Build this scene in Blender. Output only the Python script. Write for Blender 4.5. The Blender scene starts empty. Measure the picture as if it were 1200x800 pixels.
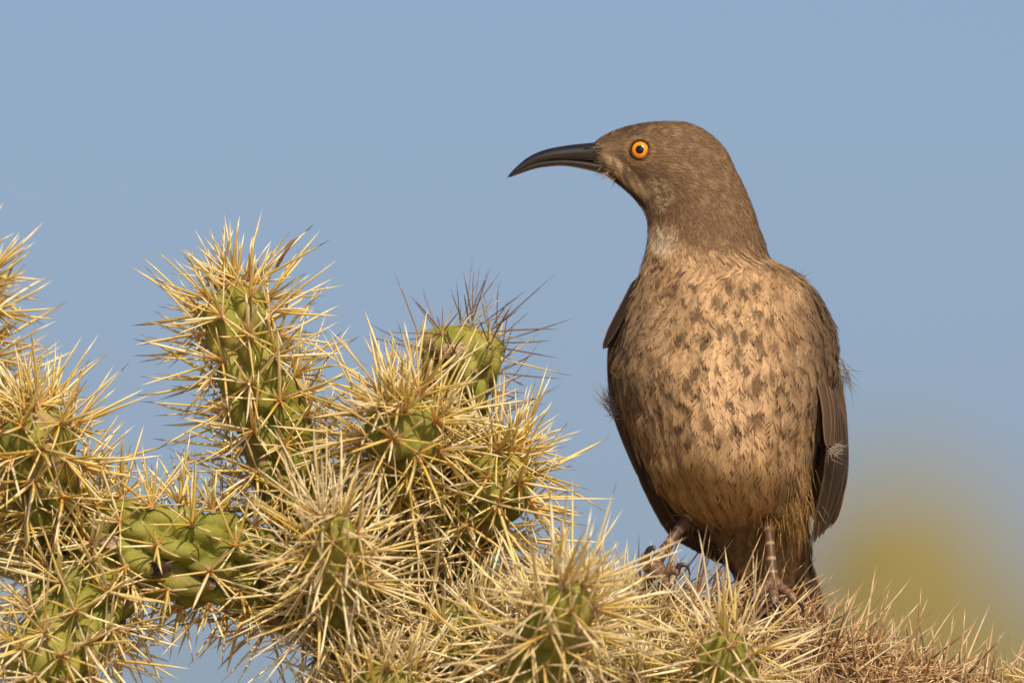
import bpy, math, random
import numpy as np
from mathutils import Vector, Matrix, Quaternion

rng = np.random.default_rng(11)
random.seed(5)
scene = bpy.context.scene

# ------------------------------------------------------------------ camera, sky, sun, exposure
MM = 0.00033                      # metres per photo pixel on the plane the bird sits in
ZC = 1.90                         # height of the middle of the picture
CAM = Vector((0.0, -6.0, 1.50))
AIM = Vector((0.0, 0.0, ZC))
DIST = (AIM - CAM).length
cam_data = bpy.data.cameras.new("camera")
cam = bpy.data.objects.new("camera", cam_data)
scene.collection.objects.link(cam)
scene.camera = cam
cam.location = CAM
cam.rotation_euler = (AIM - CAM).to_track_quat('-Z', 'Y').to_euler()
cam_data.sensor_width = 36.0
cam_data.lens = 36.0 * DIST / (1200 * MM)
cam_data.clip_start = 0.1
cam_data.clip_end = 20000.0
cam_data.dof.use_dof = True
cam_data.dof.focus_distance = DIST - 0.012
cam_data.dof.aperture_fstop = 6.6

SUN_EL, SUN_AZ = math.radians(41), math.radians(17)    # azimuth: to the right of straight behind the camera
sun_dir = Vector((math.sin(SUN_AZ) * math.cos(SUN_EL), -math.cos(SUN_AZ) * math.cos(SUN_EL), math.sin(SUN_EL)))
world = bpy.data.worlds.new("World")
scene.world = world
world.use_nodes = True
wn = world.node_tree.nodes
wl = world.node_tree.links
wn.clear()
sky = wn.new("ShaderNodeTexSky")
sky.sky_type = 'NISHITA'
sky.sun_disc = False
sky.sun_elevation = SUN_EL
sky.sun_rotation = math.atan2(sun_dir.x, sun_dir.y)
sky.altitude = 700
sky.air_density = 0.5
sky.dust_density = 4.3
sky.ozone_density = 0.2
bg = wn.new("ShaderNodeBackground")
bg.inputs["Strength"].default_value = 0.124
out = wn.new("ShaderNodeOutputWorld")
wl.new(sky.outputs[0], bg.inputs["Color"])
wl.new(bg.outputs[0], out.inputs["Surface"])

sun_data = bpy.data.lights.new("sun", 'SUN')
sun_data.energy = 5.0
sun_data.angle = math.radians(0.53)
sun_data.color = (1.0, 0.82, 0.57)
sun = bpy.data.objects.new("sun", sun_data)
scene.collection.objects.link(sun)
sun.location = sun_dir * 30
sun.rotation_euler = (-sun_dir).to_track_quat('-Z', 'Y').to_euler()

scene.view_settings.view_transform = 'Standard'
scene.view_settings.look = 'None'
scene.view_settings.exposure = 0.0
scene.view_settings.gamma = 1.0
scene.view_settings.use_curve_mapping = False

# ------------------------------------------------------------------ helpers
FWD = (AIM - CAM).normalized()
RIGHT = Vector((1, 0, 0))
UP = RIGHT.cross(FWD)


def P(px, py, d=0.0):
    """the point of the place seen at photo pixel (px, py), d metres behind the bird's plane"""
    k = 1200 * MM / DIST / 1200
    v = FWD + RIGHT * ((px - 600) * k) + UP * ((400 - py) * k)
    return CAM + v * ((d - CAM.y) / v.y)


def project(pts):
    q = np.asarray(pts) - np.array(CAM)
    z = q @ np.array(FWD)
    k = DIST / MM
    return np.stack([600 + q @ np.array(RIGHT) / z * k, 400 - q @ np.array(UP) / z * k, z], -1)


def link(o, parent=None):
    scene.collection.objects.link(o)
    if parent:
        o.parent = parent
    return o


def empty(name, loc=(0, 0, 0)):
    o = bpy.data.objects.new(name, None)
    o.empty_display_size = 0.02
    o.location = loc
    return link(o)


def make_mesh(name, verts, faces, mat=None, cols=None, smooth=True):
    """verts (n,3); faces: list of (m,k) index arrays"""
    me = bpy.data.meshes.new(name)
    verts = np.asarray(verts, dtype=np.float32)
    loops, starts, n = [], [], 0
    for f in faces:
        f = np.asarray(f, dtype=np.int32)
        if len(f) == 0:
            continue
        loops.append(f.ravel())
        starts.append(n + np.arange(len(f), dtype=np.int32) * f.shape[1])
        n += f.size
    loops = np.concatenate(loops)
    starts = np.concatenate(starts)
    me.vertices.add(len(verts))
    me.vertices.foreach_set("co", verts.ravel())
    me.loops.add(len(loops))
    me.loops.foreach_set("vertex_index", loops)
    me.polygons.add(len(starts))
    me.polygons.foreach_set("loop_start", starts)
    me.update(calc_edges=True)
    me.polygons.foreach_set("use_smooth", np.full(len(starts), smooth, dtype=bool))
    if cols is not None:
        c = np.ones((len(verts), 4), dtype=np.float32)
        c[:, :cols.shape[1]] = cols
        a = me.attributes.new("col", 'FLOAT_COLOR', 'POINT')
        a.data.foreach_set("color", c.ravel())
    if mat:
        me.materials.append(mat)
    me.update()
    return me


def obj(name, me, parent=None, **props):
    o = bpy.data.objects.new(name, me)
    if parent is not None and parent.type == 'EMPTY':
        link(o, parent)
        o.matrix_parent_inverse = Matrix.Translation(-Vector(parent.location))
    else:
        link(o, parent)
    for k, v in props.items():
        o[k] = v
    return o


def grid_faces(m, n, wrap=True):
    i = np.arange(m - 1)[:, None]
    j = np.arange(n if wrap else n - 1)[None, :]
    a = i * n + j
    b = i * n + (j + 1) % n
    return np.stack([a, b, b + n, a + n], -1).reshape(-1, 4)


def catmull(xs, ys, x):
    """monotone-ish cubic interpolation of columns ys at x"""
    xs = np.asarray(xs, float)
    ys = np.asarray(ys, float)
    if ys.ndim == 1:
        ys = ys[:, None]
    h = np.diff(xs)
    d = np.diff(ys, axis=0) / h[:, None]
    m = np.zeros_like(ys)
    m[0], m[-1] = d[0], d[-1]
    same = d[:-1] * d[1:] > 0
    w1 = (2 * h[1:] + h[:-1])[:, None]
    w2 = (h[1:] + 2 * h[:-1])[:, None]
    with np.errstate(divide='ignore', invalid='ignore'):
        hm = (w1 + w2) / (w1 / d[:-1] + w2 / d[1:])
    m[1:-1] = np.where(same, hm, 0)
    x = np.asarray(x, float)
    k = np.clip(np.searchsorted(xs, x) - 1, 0, len(xs) - 2)
    t = ((x - xs[k]) / h[k])[:, None]
    hk = h[k][:, None]
    return ((2 * t**3 - 3 * t**2 + 1) * ys[k] + (t**3 - 2 * t**2 + t) * hk * m[k]
            + (-2 * t**3 + 3 * t**2) * ys[k + 1] + (t**3 - t**2) * hk * m[k + 1])


def spline(pts, n):
    """smooth curve through points (k,c), n samples"""
    pts = np.asarray(pts, float)
    if len(pts) == 2:
        t = np.linspace(0, 1, n)[:, None]
        return pts[0] * (1 - t) + pts[1] * t
    q = np.vstack([2 * pts[0] - pts[1], pts, 2 * pts[-1] - pts[-2]])
    u = np.linspace(0, len(pts) - 1 - 1e-9, n)
    k = u.astype(int)
    t = (u - k)[:, None]
    a, b, c, d = q[k], q[k + 1], q[k + 2], q[k + 3]
    return 0.5 * (2 * b + (c - a) * t + (2 * a - 5 * b + 4 * c - d) * t**2 + (3 * b - a - 3 * c + d) * t**3)


def norm(v):
    return v / np.maximum(np.linalg.norm(v, axis=-1, keepdims=True), 1e-12)


def frames(pts):
    t = norm(np.gradient(pts, axis=0))
    a = np.array([0.0, -1.0, 0.0]) if abs(t[0][1]) < 0.9 else np.array([1.0, 0, 0])
    n = np.zeros_like(pts)
    v = norm(a - t[0] * (a @ t[0]))
    for i in range(len(pts)):
        v = norm(v - t[i] * (v @ t[i]))
        n[i] = v
    return t, n, np.cross(t, n)


def value_noise(p, seed=0):
    """smooth 3d noise in 0..1, p (n,3)"""
    p = np.asarray(p, float)
    i = np.floor(p).astype(np.int64)
    f = p - i
    f = f * f * (3 - 2 * f)
    r = 0
    for dx in (0, 1):
        for dy in (0, 1):
            for dz in (0, 1):
                h = (i[:, 0] + dx) * 374761393 + (i[:, 1] + dy) * 668265263 + (i[:, 2] + dz) * 2147483647 + seed * 974711
                h = (h ^ (h >> 13)) * 1274126177
                h = ((h ^ (h >> 16)) & 0xffff) / 65535.0
                w = (f[:, 0] if dx else 1 - f[:, 0]) * (f[:, 1] if dy else 1 - f[:, 1]) * (f[:, 2] if dz else 1 - f[:, 2])
                r = r + h * w
    return r


def tube(pts, radii, seg=12, flat=1.0):
    """closed tube; returns verts, faces"""
    pts = np.asarray(pts, float)
    t, n, b = frames(pts)
    a = np.linspace(0, 2 * math.pi, seg, endpoint=False)
    r = np.asarray(radii)[:, None, None]
    v = pts[:, None] + r * (np.cos(a)[None, :, None] * n[:, None] + flat * np.sin(a)[None, :, None] * b[:, None])
    v = v.reshape(-1, 3)
    m = len(pts)
    f4 = grid_faces(m, seg)
    v = np.vstack([v, pts[:1], pts[-1:]])
    j = np.arange(seg)
    c0 = np.stack([np.full(seg, m * seg), (j + 1) % seg, j], -1)
    c1 = np.stack([np.full(seg, m * seg + 1), (m - 1) * seg + j, (m - 1) * seg + (j + 1) % seg], -1)
    return v, [f4, np.vstack([c0, c1])]


# ------------------------------------------------------------------ materials
def mat_new(name):
    m = bpy.data.materials.new(name)
    m.use_nodes = True
    nt = m.node_tree
    return m, nt, nt.nodes, nt.links, nt.nodes["Principled BSDF"]


def mix_rgb(nodes, links, a, b, fac, mode='MIX'):
    x = nodes.new("ShaderNodeMix")
    x.data_type = 'RGBA'
    x.blend_type = mode
    for sock, val in ((x.inputs[0], fac), (x.inputs[6], a), (x.inputs[7], b)):
        if hasattr(val, "links") or hasattr(val, "is_linked"):
            links.new(val, sock)
        else:
            sock.default_value = val if not isinstance(val, tuple) else (*val, 1)[:4]
    return x.outputs[2]


def noise(nodes, links, scale, detail=3, vec=None, rough=0.6):
    n = nodes.new("ShaderNodeTexNoise")
    n.inputs["Scale"].default_value = scale
    n.inputs["Detail"].default_value = detail
    n.inputs["Roughness"].default_value = rough
    if vec is not None:
        links.new(vec, n.inputs["Vector"])
    return n.outputs["Fac"]


def ramp(nodes, links, fac, stops):
    r = nodes.new("ShaderNodeValToRGB")
    links.new(fac, r.inputs[0])
    while len(r.color_ramp.elements) < len(stops):
        r.color_ramp.elements.new(0.5)
    for e, (p, c) in zip(r.color_ramp.elements, stops):
        e.position = p
        e.color = (*c, 1) if len(c) == 3 else c
    return r.outputs[0]


def bump(nodes, links, h, bsdf, strength=0.4, dist=0.001):
    b = nodes.new("ShaderNodeBump")
    b.inputs["Strength"].default_value = strength
    b.inputs["Distance"].default_value = dist
    links.new(h, b.inputs["Height"])
    links.new(b.outputs[0], bsdf.inputs["Normal"])


def obj_coord(nodes):
    return nodes.new("ShaderNodeTexCoord").outputs["Object"]


def attr_material(name, rough=0.8, spec=0.3, trans=0.0, nscale=None, namt=0.25, sheen=0.0):
    m, nt, nodes, links, b = mat_new(name)
    a = nodes.new("ShaderNodeAttribute")
    a.attribute_name = "col"
    c = a.outputs["Color"]
    if nscale:
        f = noise(nodes, links, nscale, 4, obj_coord(nodes))
        g = ramp(nodes, links, f, [(0.25, (1 - namt,) * 3), (0.75, (1 + namt * 0.4,) * 3)])
        c = mix_rgb(nodes, links, c, g, 1.0, 'MULTIPLY')
    links.new(c, b.inputs["Base Color"])
    b.inputs["Roughness"].default_value = rough
    b.inputs["Specular IOR Level"].default_value = spec
    if sheen:
        b.inputs["Sheen Weight"].default_value = sheen
        b.inputs["Sheen Roughness"].default_value = 0.5
    if trans:
        t = nodes.new("ShaderNodeBsdfTranslucent")
        links.new(c, t.inputs["Color"])
        mx = nodes.new("ShaderNodeMixShader")
        mx.inputs[0].default_value = trans
        links.new(b.outputs[0], mx.inputs[1])
        links.new(t.outputs[0], mx.inputs[2])
        links.new(mx.outputs[0], nodes["Material Output"].inputs["Surface"])
    return m


M_SPINE = attr_material("straw spine sheath", rough=0.27, spec=0.75, trans=0.22)
M_PLUME = attr_material("soft plumage", rough=0.85, spec=0.12, trans=0.08)
M_SKIN = attr_material("plumage underlayer", rough=0.95, spec=0.05)
M_LEG = attr_material("scaly leg", rough=0.5, spec=0.4, nscale=900, namt=0.35)


def flesh_material():
    m, nt, nodes, links, b = mat_new("cholla flesh")
    v = obj_coord(nodes)
    big = noise(nodes, links, 38, 4, v)
    c = ramp(nodes, links, big, [(0.28, (0.115, 0.125, 0.022)), (0.5, (0.205, 0.205, 0.036)), (0.72, (0.340, 0.305, 0.085))])
    fine = noise(nodes, links, 900, 3, v)
    g = ramp(nodes, links, fine, [(0.3, (0.82, 0.82, 0.8)), (0.7, (1.08, 1.08, 1.05))])
    c = mix_rgb(nodes, links, c, g, 1.0, 'MULTIPLY')
    scar = noise(nodes, links, 55, 5, v, 0.7)
    sf = ramp(nodes, links, scar, [(0.57, (0, 0, 0)), (0.66, (1, 1, 1))])
    c = mix_rgb(nodes, links, c, (0.30, 0.21, 0.11), sf)
    links.new(c, b.inputs["Base Color"])
    b.inputs["Roughness"].default_value = 0.62
    b.inputs["Specular IOR Level"].default_value = 0.22
    bump(nodes, links, fine, b, 0.5, 0.0006)
    return m


def wood_material(name, a, c, scale=120):
    m, nt, nodes, links, b = mat_new(name)
    v = obj_coord(nodes)
    f = noise(nodes, links, scale, 6, v, 0.7)
    links.new(ramp(nodes, links, f, [(0.3, a), (0.7, c)]), b.inputs["Base Color"])
    b.inputs["Roughness"].default_value = 0.9
    bump(nodes, links, f, b, 0.8, 0.002)
    return m


M_FLESH = flesh_material()
M_DEAD = wood_material("dead joint bark", (0.07, 0.038, 0.022), (0.26, 0.155, 0.095))
M_WOOD = wood_material("old cholla wood", (0.07, 0.045, 0.03), (0.24, 0.17, 0.11))
M_AREOLE = wood_material("areole felt", (0.52, 0.34, 0.15), (0.74, 0.54, 0.30), 900)
M_SCAR = wood_material("torn dry tissue", (0.20, 0.12, 0.07), (0.62, 0.50, 0.36), 300)
M_HOLLOW = wood_material("dark hollow", (0.012, 0.007, 0.005), (0.06, 0.03, 0.02), 400)

# ------------------------------------------------------------------ ground
gm, gnt, gnodes, glinks, gb = mat_new("desert soil")
gv = obj_coord(gnodes)
gf = noise(gnodes, glinks, 0.8, 8, gv, 0.65)
glinks.new(ramp(gnodes, glinks, gf, [(0.3, (0.24, 0.17, 0.11)), (0.7, (0.42, 0.33, 0.23))]), gb.inputs["Base Color"])
gb.inputs["Roughness"].default_value = 0.95
bump(gnodes, glinks, noise(gnodes, glinks, 30, 6, gv), gb, 0.6, 0.02)
gx = np.concatenate([-np.geomspace(6000, 4, 14), np.linspace(-3, 3, 13), np.geomspace(4, 6000, 14)])
GX, GY = np.meshgrid(gx, gx, indexing='ij')
gz = 0.05 * (value_noise(np.stack([GX.ravel() * 0.3, GY.ravel() * 0.3, 0 * GX.ravel()], -1), 3) - 0.5)
gverts = np.stack([GX.ravel(), GY.ravel(), gz], -1)
obj("ground", make_mesh("ground", gverts, [grid_faces(len(gx), len(gx), False)[:, ::-1]], gm), kind="structure",
    label="dry sandy desert ground beneath the cactus")

# ------------------------------------------------------------------ far plant, out of focus behind the bird
def far_plant():
    top = P(1050, 538, 39.0)
    base = Vector((top.x, 39.0, 0.0))
    H = top.z
    root = empty("desert_plant", base)
    root["label"] = "blurred yellow-green desert plant rising far behind the bird"
    root["category"] = "plant"
    m, nt, nodes, links, b = mat_new("yellow green rib skin")
    f = noise(nodes, links, 9, 5, obj_coord(nodes))
    links.new(ramp(nodes, links, f, [(0.3, (0.138, 0.120, 0.034)), (0.7, (0.215, 0.184, 0.062))]), b.inputs["Base Color"])
    b.inputs["Roughness"].default_value = 0.7
    ribs, seg, rad = 15, 180, 0.37

    def column(pts, radius, name, parent):
        c = spline(pts, 70)
        s = np.linspace(0, 1, 70)
        L = np.linalg.norm(np.diff(c, axis=0), axis=1).sum()
        dome = np.clip((s * L - (L - radius * 1.3)) / (radius * 1.3), 0, 1)
        r = radius * np.sqrt(np.maximum(1 - dome**2, 0.003)) * (0.82 + 0.18 * np.sin(np.clip(s * 1.6, 0, 1) * math.pi / 2))
        t, n, bb = frames(c)
        a = np.linspace(0, 2 * math.pi, seg, endpoint=False)
        rr = r[:, None] * (1 + 0.10 * np.abs(np.sin(a * ribs / 2))[None, :] - 0.06)
        v = c[:, None] + rr[..., None] * (np.cos(a)[None, :, None] * n[:, None] + np.sin(a)[None, :, None] * bb[:, None])
        me = make_mesh(name, v.reshape(-1, 3), [grid_faces(70, seg)], m)
        o = obj(name, me, parent)
        # spine clusters along the rib crests
        vs, fs, cs = [], [], []
        k = 0
        ai = (np.arange(ribs) + 0.5) / ribs * seg
        for i in range(3, 69):
            for q in ai.astype(int):
                p0 = v[i, q]
                nrm = norm(p0 - c[i])
                for _ in range(5):
                    d = norm(nrm + rng.normal(0, 0.6, 3))
                    side = norm(np.cross(d, rng.normal(0, 1, 3))) * 0.004
                    vs += [p0 - side, p0 + side, p0 + d * rng.uniform(0.03, 0.06)]
                    fs.append((k, k + 1, k + 2))
                    k += 3
        vs = np.array(vs)
        cs = np.tile(np.array([[0.42, 0.33, 0.13]]), (len(vs), 1))
        sp = obj("rib_spines", make_mesh("rib_spines", vs, [np.array(fs)], M_SPINE, cs), parent, kind="stuff")
        return o

    column([(top.x, 39, -0.05), (top.x + 0.03, 39, H * 0.5), (top.x, 39, H)], rad, "main_stem", root)
    column([(top.x + 0.2, 39, H * 0.40), (top.x + 0.42, 39.05, H * 0.45), (top.x + 0.5, 39.1, H * 0.6), (top.x + 0.47, 39.1, H - 0.42)], 0.17, "side_arm", root)


far_plant()

# ------------------------------------------------------------------ cholla cactus
cholla = empty("cholla_cactus", (0.02, 0.09, 0.0))
cholla["label"] = "spiny green cholla cactus with straw-coloured spines holding up the bird"
cholla["category"] = "cactus"

# one spine of unit length along +Z and unit radius
SP_T = np.array([0.0, 0.30, 0.72, 1.0])
SP_R = np.array([0.85, 1.0, 0.78, 0.0])


def spine_unit():
    v = []
    for t, r in zip(SP_T[:3], SP_R[:3]):
        for k in range(4):
            a = k * math.pi / 2
            v.append((r * math.cos(a), r * math.sin(a) * 0.8, t))
    v.append((0, 0, 1.0))
    f4 = []
    for i in range(2):
        for k in range(4):
            f4.append((i * 4 + k, i * 4 + (k + 1) % 4, i * 4 + 4 + (k + 1) % 4, i * 4 + 4 + k))
    f3 = [(8 + k, 8 + (k + 1) % 4, 12) for k in range(4)]
    return np.array(v), np.array(f4), np.array(f3)


SU_V, SU_F4, SU_F3 = spine_unit()
SU_LEVEL = np.array([0] * 4 + [1] * 4 + [2] * 4 + [3])


class Spines:
    """arrays of spines: base, dir, length, radius, colour (base, mid, tip), bend, facing"""
    def __init__(self):
        self.rows = []

    def add(self, p, d, L, r, c0, c1, c2, bend, face):
        self.rows.append((*p, *d, L, r, *c0, *c1, *c2, *bend, face))

    def arr(self):
        return np.array(self.rows)


def spine_basis(d):
    ref = np.where(np.abs(d[:, 2:3]) < 0.9, np.array([[0, 0, 1.0]]), np.array([[1.0, 0, 0]]))
    x = norm(np.cross(ref, d))
    return x, np.cross(d, x)


def bake_spines(name, A, parent, kind="stuff"):
    n = len(A)
    p, d, L, r = A[:, :3], A[:, 3:6], A[:, 6], A[:, 7]
    x, y = spine_basis(d)
    v = (p[:, None] + SU_V[None, :, 0:1] * (x * r[:, None])[:, None] + SU_V[None, :, 1:2] * (y * r[:, None])[:, None]
         + SU_V[None, :, 2:3] * (d * L[:, None])[:, None])
    w = np.array([0, 0.75, 0.7, 0.0])[SU_LEVEL]
    v = v + w[None, :, None] * A[:, 17:20][:, None]
    c0, c1, c2 = A[:, 8:11], A[:, 11:14], A[:, 14:17]
    c = np.stack([c0, c1, c1 * 0.55 + c2 * 0.45, c2], 1)[:, SU_LEVEL]
    off = (np.arange(n) * 13)[:, None, None]
    f4 = (SU_F4[None] + off).reshape(-1, 4)
    f3 = (SU_F3[None] + off).reshape(-1, 3)
    me = make_mesh(name, v.reshape(-1, 3), [f4, f3], M_SPINE, c.reshape(-1, 3))
    return obj(name, me, parent, kind=kind)


STRAW = np.array([0.76, 0.61, 0.20])
PALE = np.array([0.92, 0.81, 0.54])
GOLD = np.array([0.68, 0.48, 0.085])
BROWN = np.array([0.34, 0.185, 0.085])
DARK = np.array([0.17, 0.10, 0.055])
PALETTES = {
    "gold": dict(base=(0.74, 0.42, 0.14), mid=[STRAW, GOLD, PALE, STRAW], p=[.36, .38, .14, .12], tip=PALE),
    "straw": dict(base=(0.66, 0.46, 0.22), mid=[STRAW, PALE, np.array([.66, .54, .27]), GOLD], p=[.28, .36, .26, .10], tip=PALE),
    "dark": dict(base=(0.42, 0.30, 0.14), mid=[DARK, BROWN, STRAW], p=[.5, .3, .2], tip=DARK * 0.8),
    "dead": dict(base=(0.46, 0.29, 0.16), mid=[np.array([.44, .26, .12]), np.array([.62, .42, .20]), np.array([.80, .66, .42]), DARK], p=[.28, .36, .28, .08], tip=np.array([.58, .40, .22])),
}
ALL_SPINES = []        # (joint object, array)
ALL_AREOLES = []       # (joint object, position, normal, size)
SP_PX = MM


def joint(name, axis, r_px, spacing=42, spine_px=80, width=2.2, palette="straw", per=(11, 15), seg=96, label=None,
          base_dome=0.6, tub=0.44, mat=None, lift=0.25, apex_extra=38, phase=0.0, parent=None, thin_lower=0.0, mat_density=None, dome=1.1):
    """a stem joint: axis from base to apex in (px, py, depth_m); radius in photo pixels"""
    r = r_px * MM
    ctrl = np.array([list(P(*a)) for a in axis])
    c = spline(ctrl, 400)
    segl = np.linalg.norm(np.diff(c, axis=0), axis=1)
    S = np.concatenate([[0], np.cumsum(segl)])
    L = S[-1]
    # re-sample: finer rings near the domed apex
    m = int(max(50, L / (3.2 * MM)))
    u = np.linspace(0, 1, m)
    s = L * (1 - (1 - u)**1.25)
    cp = np.stack([np.interp(s, S, c[:, k]) for k in range(3)], -1)
    T, N, B = frames(cp)

    def radius(x):
        top = np.clip((x - (L - dome * r)) / (dome * r), 0, 1)
        bot = np.clip(1 - x / (base_dome * r + 1e-9), 0, 1)
        return r * np.sqrt(np.maximum(1 - top**2, 1e-4)) * np.sqrt(np.maximum(1 - 0.75 * bot**2, 0.0)) * (1 - 0.06 * np.sin(x / L * 7 + phase))

    # areoles, golden angle up the axis
    a_sp = spacing * MM
    ar_s, ar_t = [], []
    x, i = 0.25 * a_sp, 0
    while x < L - 0.04 * r:
        ar_s.append(x)
        ar_t.append((i * 2.39996 + phase) % (2 * math.pi))
        rr = float(radius(np.array(x)))
        x += a_sp * a_sp * 0.87 / (2 * math.pi * max(rr, 0.45 * r)) * (0.6 if x > L - dome * r else 1.0)
        i += 1
    ar_s, ar_t = np.array(ar_s), np.array(ar_t)
    th = np.linspace(0, 2 * math.pi, seg, endpoint=False)
    R0 = radius(s)
    dS = s[:, None, None] - ar_s[None, None] + 0.26 * a_sp
    dT = (th[None, :, None] - ar_t[None, None] + math.pi) % (2 * math.pi) - math.pi
    dX = dT * np.maximum(radius(ar_s), 0.5 * r)[None, None]
    q = (dX / (0.37 * a_sp))**2 + (dS / (0.70 * a_sp))**2
    hgt = np.clip(1 - q, 0, 1)**0.5
    hgt = hgt.max(-1)
    nz = value_noise(np.stack([np.repeat(s, seg) / (0.6 * r), np.tile(np.cos(th) * 2, m), np.tile(np.sin(th) * 2, m)], -1), int(phase * 7) + 1).reshape(m, seg)
    RR = R0[:, None] * (1 + tub * (hgt - 0.62) + 0.08 * (nz - 0.5))
    V = cp[:, None] + RR[..., None] * (np.cos(th)[None, :, None] * N[:, None] + np.sin(th)[None, :, None] * B[:, None])
    v = np.vstack([V.reshape(-1, 3), cp[:1], cp[-1:]])
    j = np.arange(seg)
    caps = np.vstack([np.stack([np.full(seg, m * seg), (j + 1) % seg, j], -1),
                      np.stack([np.full(seg, m * seg + 1), (m - 1) * seg + j, (m - 1) * seg + (j + 1) % seg], -1)])
    me = make_mesh(name, v, [grid_faces(m, seg), caps], mat or M_FLESH)
    o = obj(name, me, parent or cholla)
    if label:
        o["label"] = label
    # spines
    pal = PALETTES[palette]
    sp = Spines()

    def one(p, nrm, d, Ls, rs):
        mid = pal["mid"][rng.choice(len(pal["mid"]), p=pal["p"])] * rng.uniform(0.82, 1.12)
        tip = pal["tip"] * rng.uniform(0.85, 1.05) if rng.random() < 0.75 else mid * 0.55
        base = np.array(pal["base"]) * rng.uniform(0.85, 1.1)
        bend = norm(rng.normal(0, 1, 3)) * Ls * rng.uniform(0, 0.05)
        sp.add(p, d, Ls, rs, base, mid, tip, bend, -nrm[1])

    for k in range(len(ar_s)):
        ii = min(np.searchsorted(s, ar_s[k]), m - 1)
        rad = math.cos(ar_t[k]) * N[ii] + math.sin(ar_t[k]) * B[ii]
        top = np.clip((ar_s[k] - (L - dome * r)) / (dome * r), 0, 1)
        nrm = norm(rad * math.sqrt(max(1 - top**2, 0.0)) + T[ii] * (top + lift * (1 - top)))
        rr = float(radius(np.array(ar_s[k]))) * (1 + tub * 0.34)
        p = cp[ii] + rad * (rr + 1.5 * MM)
        ALL_AREOLES.append((o, p, nrm, MM * rng.uniform(4.0, 5.6) * (0.8 if palette == "dark" else 1.0)))
        if rng.random() < thin_lower * (1 - top):
            continue
        n = rng.integers(per[0], per[1] + 1)
        e1 = norm(np.cross(nrm, T[ii] + 0.01))
        e2 = np.cross(nrm, e1)
        az0 = rng.uniform(0, 6.28)
        for h in range(n):
            central = h < n * 0.42
            pol = math.radians(rng.uniform(8, 48) if central else rng.uniform(45, 82))
            az = az0 + h * 2.4 + rng.normal(0, 0.25)
            d = norm(nrm * math.cos(pol) + (e1 * math.cos(az) + e2 * math.sin(az)) * math.sin(pol))
            Ls = spine_px * MM * (rng.uniform(0.62, 1.25) if central else rng.uniform(0.38, 0.92)) * (0.45 if rng.random() < 0.06 else 1.0)
            one(p - nrm * 0.3 * MM, nrm, d, Ls, width * MM * rng.uniform(0.72, 1.15) * (1 if central else 0.78))
    for h in range(apex_extra):                      # young upright spines crowding the growing tip
        d = norm(T[-1] + 0.55 * rng.normal(0, 1, 3))
        p = cp[-1] - T[-1] * 0.12 * r + norm(rng.normal(0, 1, 3)) * 0.30 * r
        one(p, T[-1], d, spine_px * MM * rng.uniform(0.5, 0.95), width * MM * rng.uniform(0.6, 0.95))
    if mat_density:                                  # fallen and broken spines lying over an old joint
        for h in range(mat_density):
            ii = rng.integers(2, m - 2)
            jj = rng.integers(0, seg)
            p = V[ii, jj]
            nrm = norm(p - cp[ii])
            d = norm(rng.normal(0, 1, 3))
            d = norm(d - nrm * (d @ nrm) * 0.8 + nrm * rng.uniform(0.0, 0.5))
            one(p + nrm * rng.uniform(0, 14) * MM - d * 20 * MM, nrm, d, spine_px * MM * rng.uniform(0.5, 1.2), width * MM * rng.uniform(0.5, 1.1))
    ALL_SPINES.append((o, sp.arr()))
    return o, V, cp, s, th


# the joints of the plant, each from its base to its growing tip
joint("stem_joint", [(0, 640, 0.045), (-38, 450, 0.04), (-50, 302, 0.035)], 34, palette="gold", phase=0.4, spine_px=84, dome=1.4)
joint("stem_joint", [(78, 668, 0.012), (56, 580, -0.004), (34, 478, -0.028)], 40, palette="gold", phase=1.1, spine_px=88, tub=0.46,
      label="upright green joint with a crown of golden spines at the bend of the branch")
J3 = joint("stem_joint", [(372, 640, 0.018), (338, 540, 0.008), (294, 430, 0.0), (268, 334, -0.004)], 39, palette="gold", phase=2.3, spine_px=92,
           label="tall upright green joint crowned with long golden spines")
J4 = joint("stem_joint", [(372, 716, 0.02), (290, 664, 0.004), (200, 648, -0.008), (78, 624, 0.002)], 47, palette="gold", phase=0.9, spine_px=76,
           spacing=42, per=(8, 11), thin_lower=0.0, tub=0.48, label="bare lying green joint with scars and few spines")
joint("stem_joint", [(120, 672, 0.0), (84, 730, -0.014), (36, 812, -0.03)], 49, palette="straw", phase=3.2, spine_px=84,
      label="green joint hanging below the scarred lying joint")
J6 = joint("stem_joint", [(520, 560, 0.030), (532, 470, 0.022), (546, 382, 0.014)], 40, palette="dark", phase=4.7, spine_px=86, width=1.15, spacing=37,
           per=(5, 8), tub=0.50, dome=0.55, apex_extra=18, thin_lower=0.40, lift=0.5,
           label="pale green stem tip with thin dark spines and a torn hole")
joint("stem_joint", [(500, 640, 0.02), (486, 560, 0.0), (466, 476, -0.036)], 40, palette="gold", phase=5.1, spine_px=98, apex_extra=64,
      label="joint with a dense burst of golden spines beside the torn stem tip")
joint("stem_joint", [(520, 668, 0.022), (556, 600, 0.006), (604, 528, -0.012)], 40, palette="gold", phase=0.2, spine_px=92, apex_extra=64,
      label="joint leaning toward the bird with a burst of orange-gold spines")
J9 = joint("stem_joint", [(398, 760, 0.0), (394, 690, -0.03), (392, 606, -0.062)], 33, palette="straw", phase=1.7, spine_px=104, spacing=34, width=1.9, tub=0.40, per=(6, 9), apex_extra=18, lift=0.0, dome=2.4,
           label="young joint with dark green bumps and pale spines in front of the branch")
J10 = joint("stem_joint", [(610, 850, -0.02), (636, 770, -0.045), (674, 686, -0.075)], 38, palette="straw", phase=2.9, spine_px=116, spacing=38, width=2.05, tub=0.40, per=(6, 10), apex_extra=22, lift=0.05, dome=2.3,
            label="young joint with large pale spines under the bird's curved-toe foot")
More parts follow.
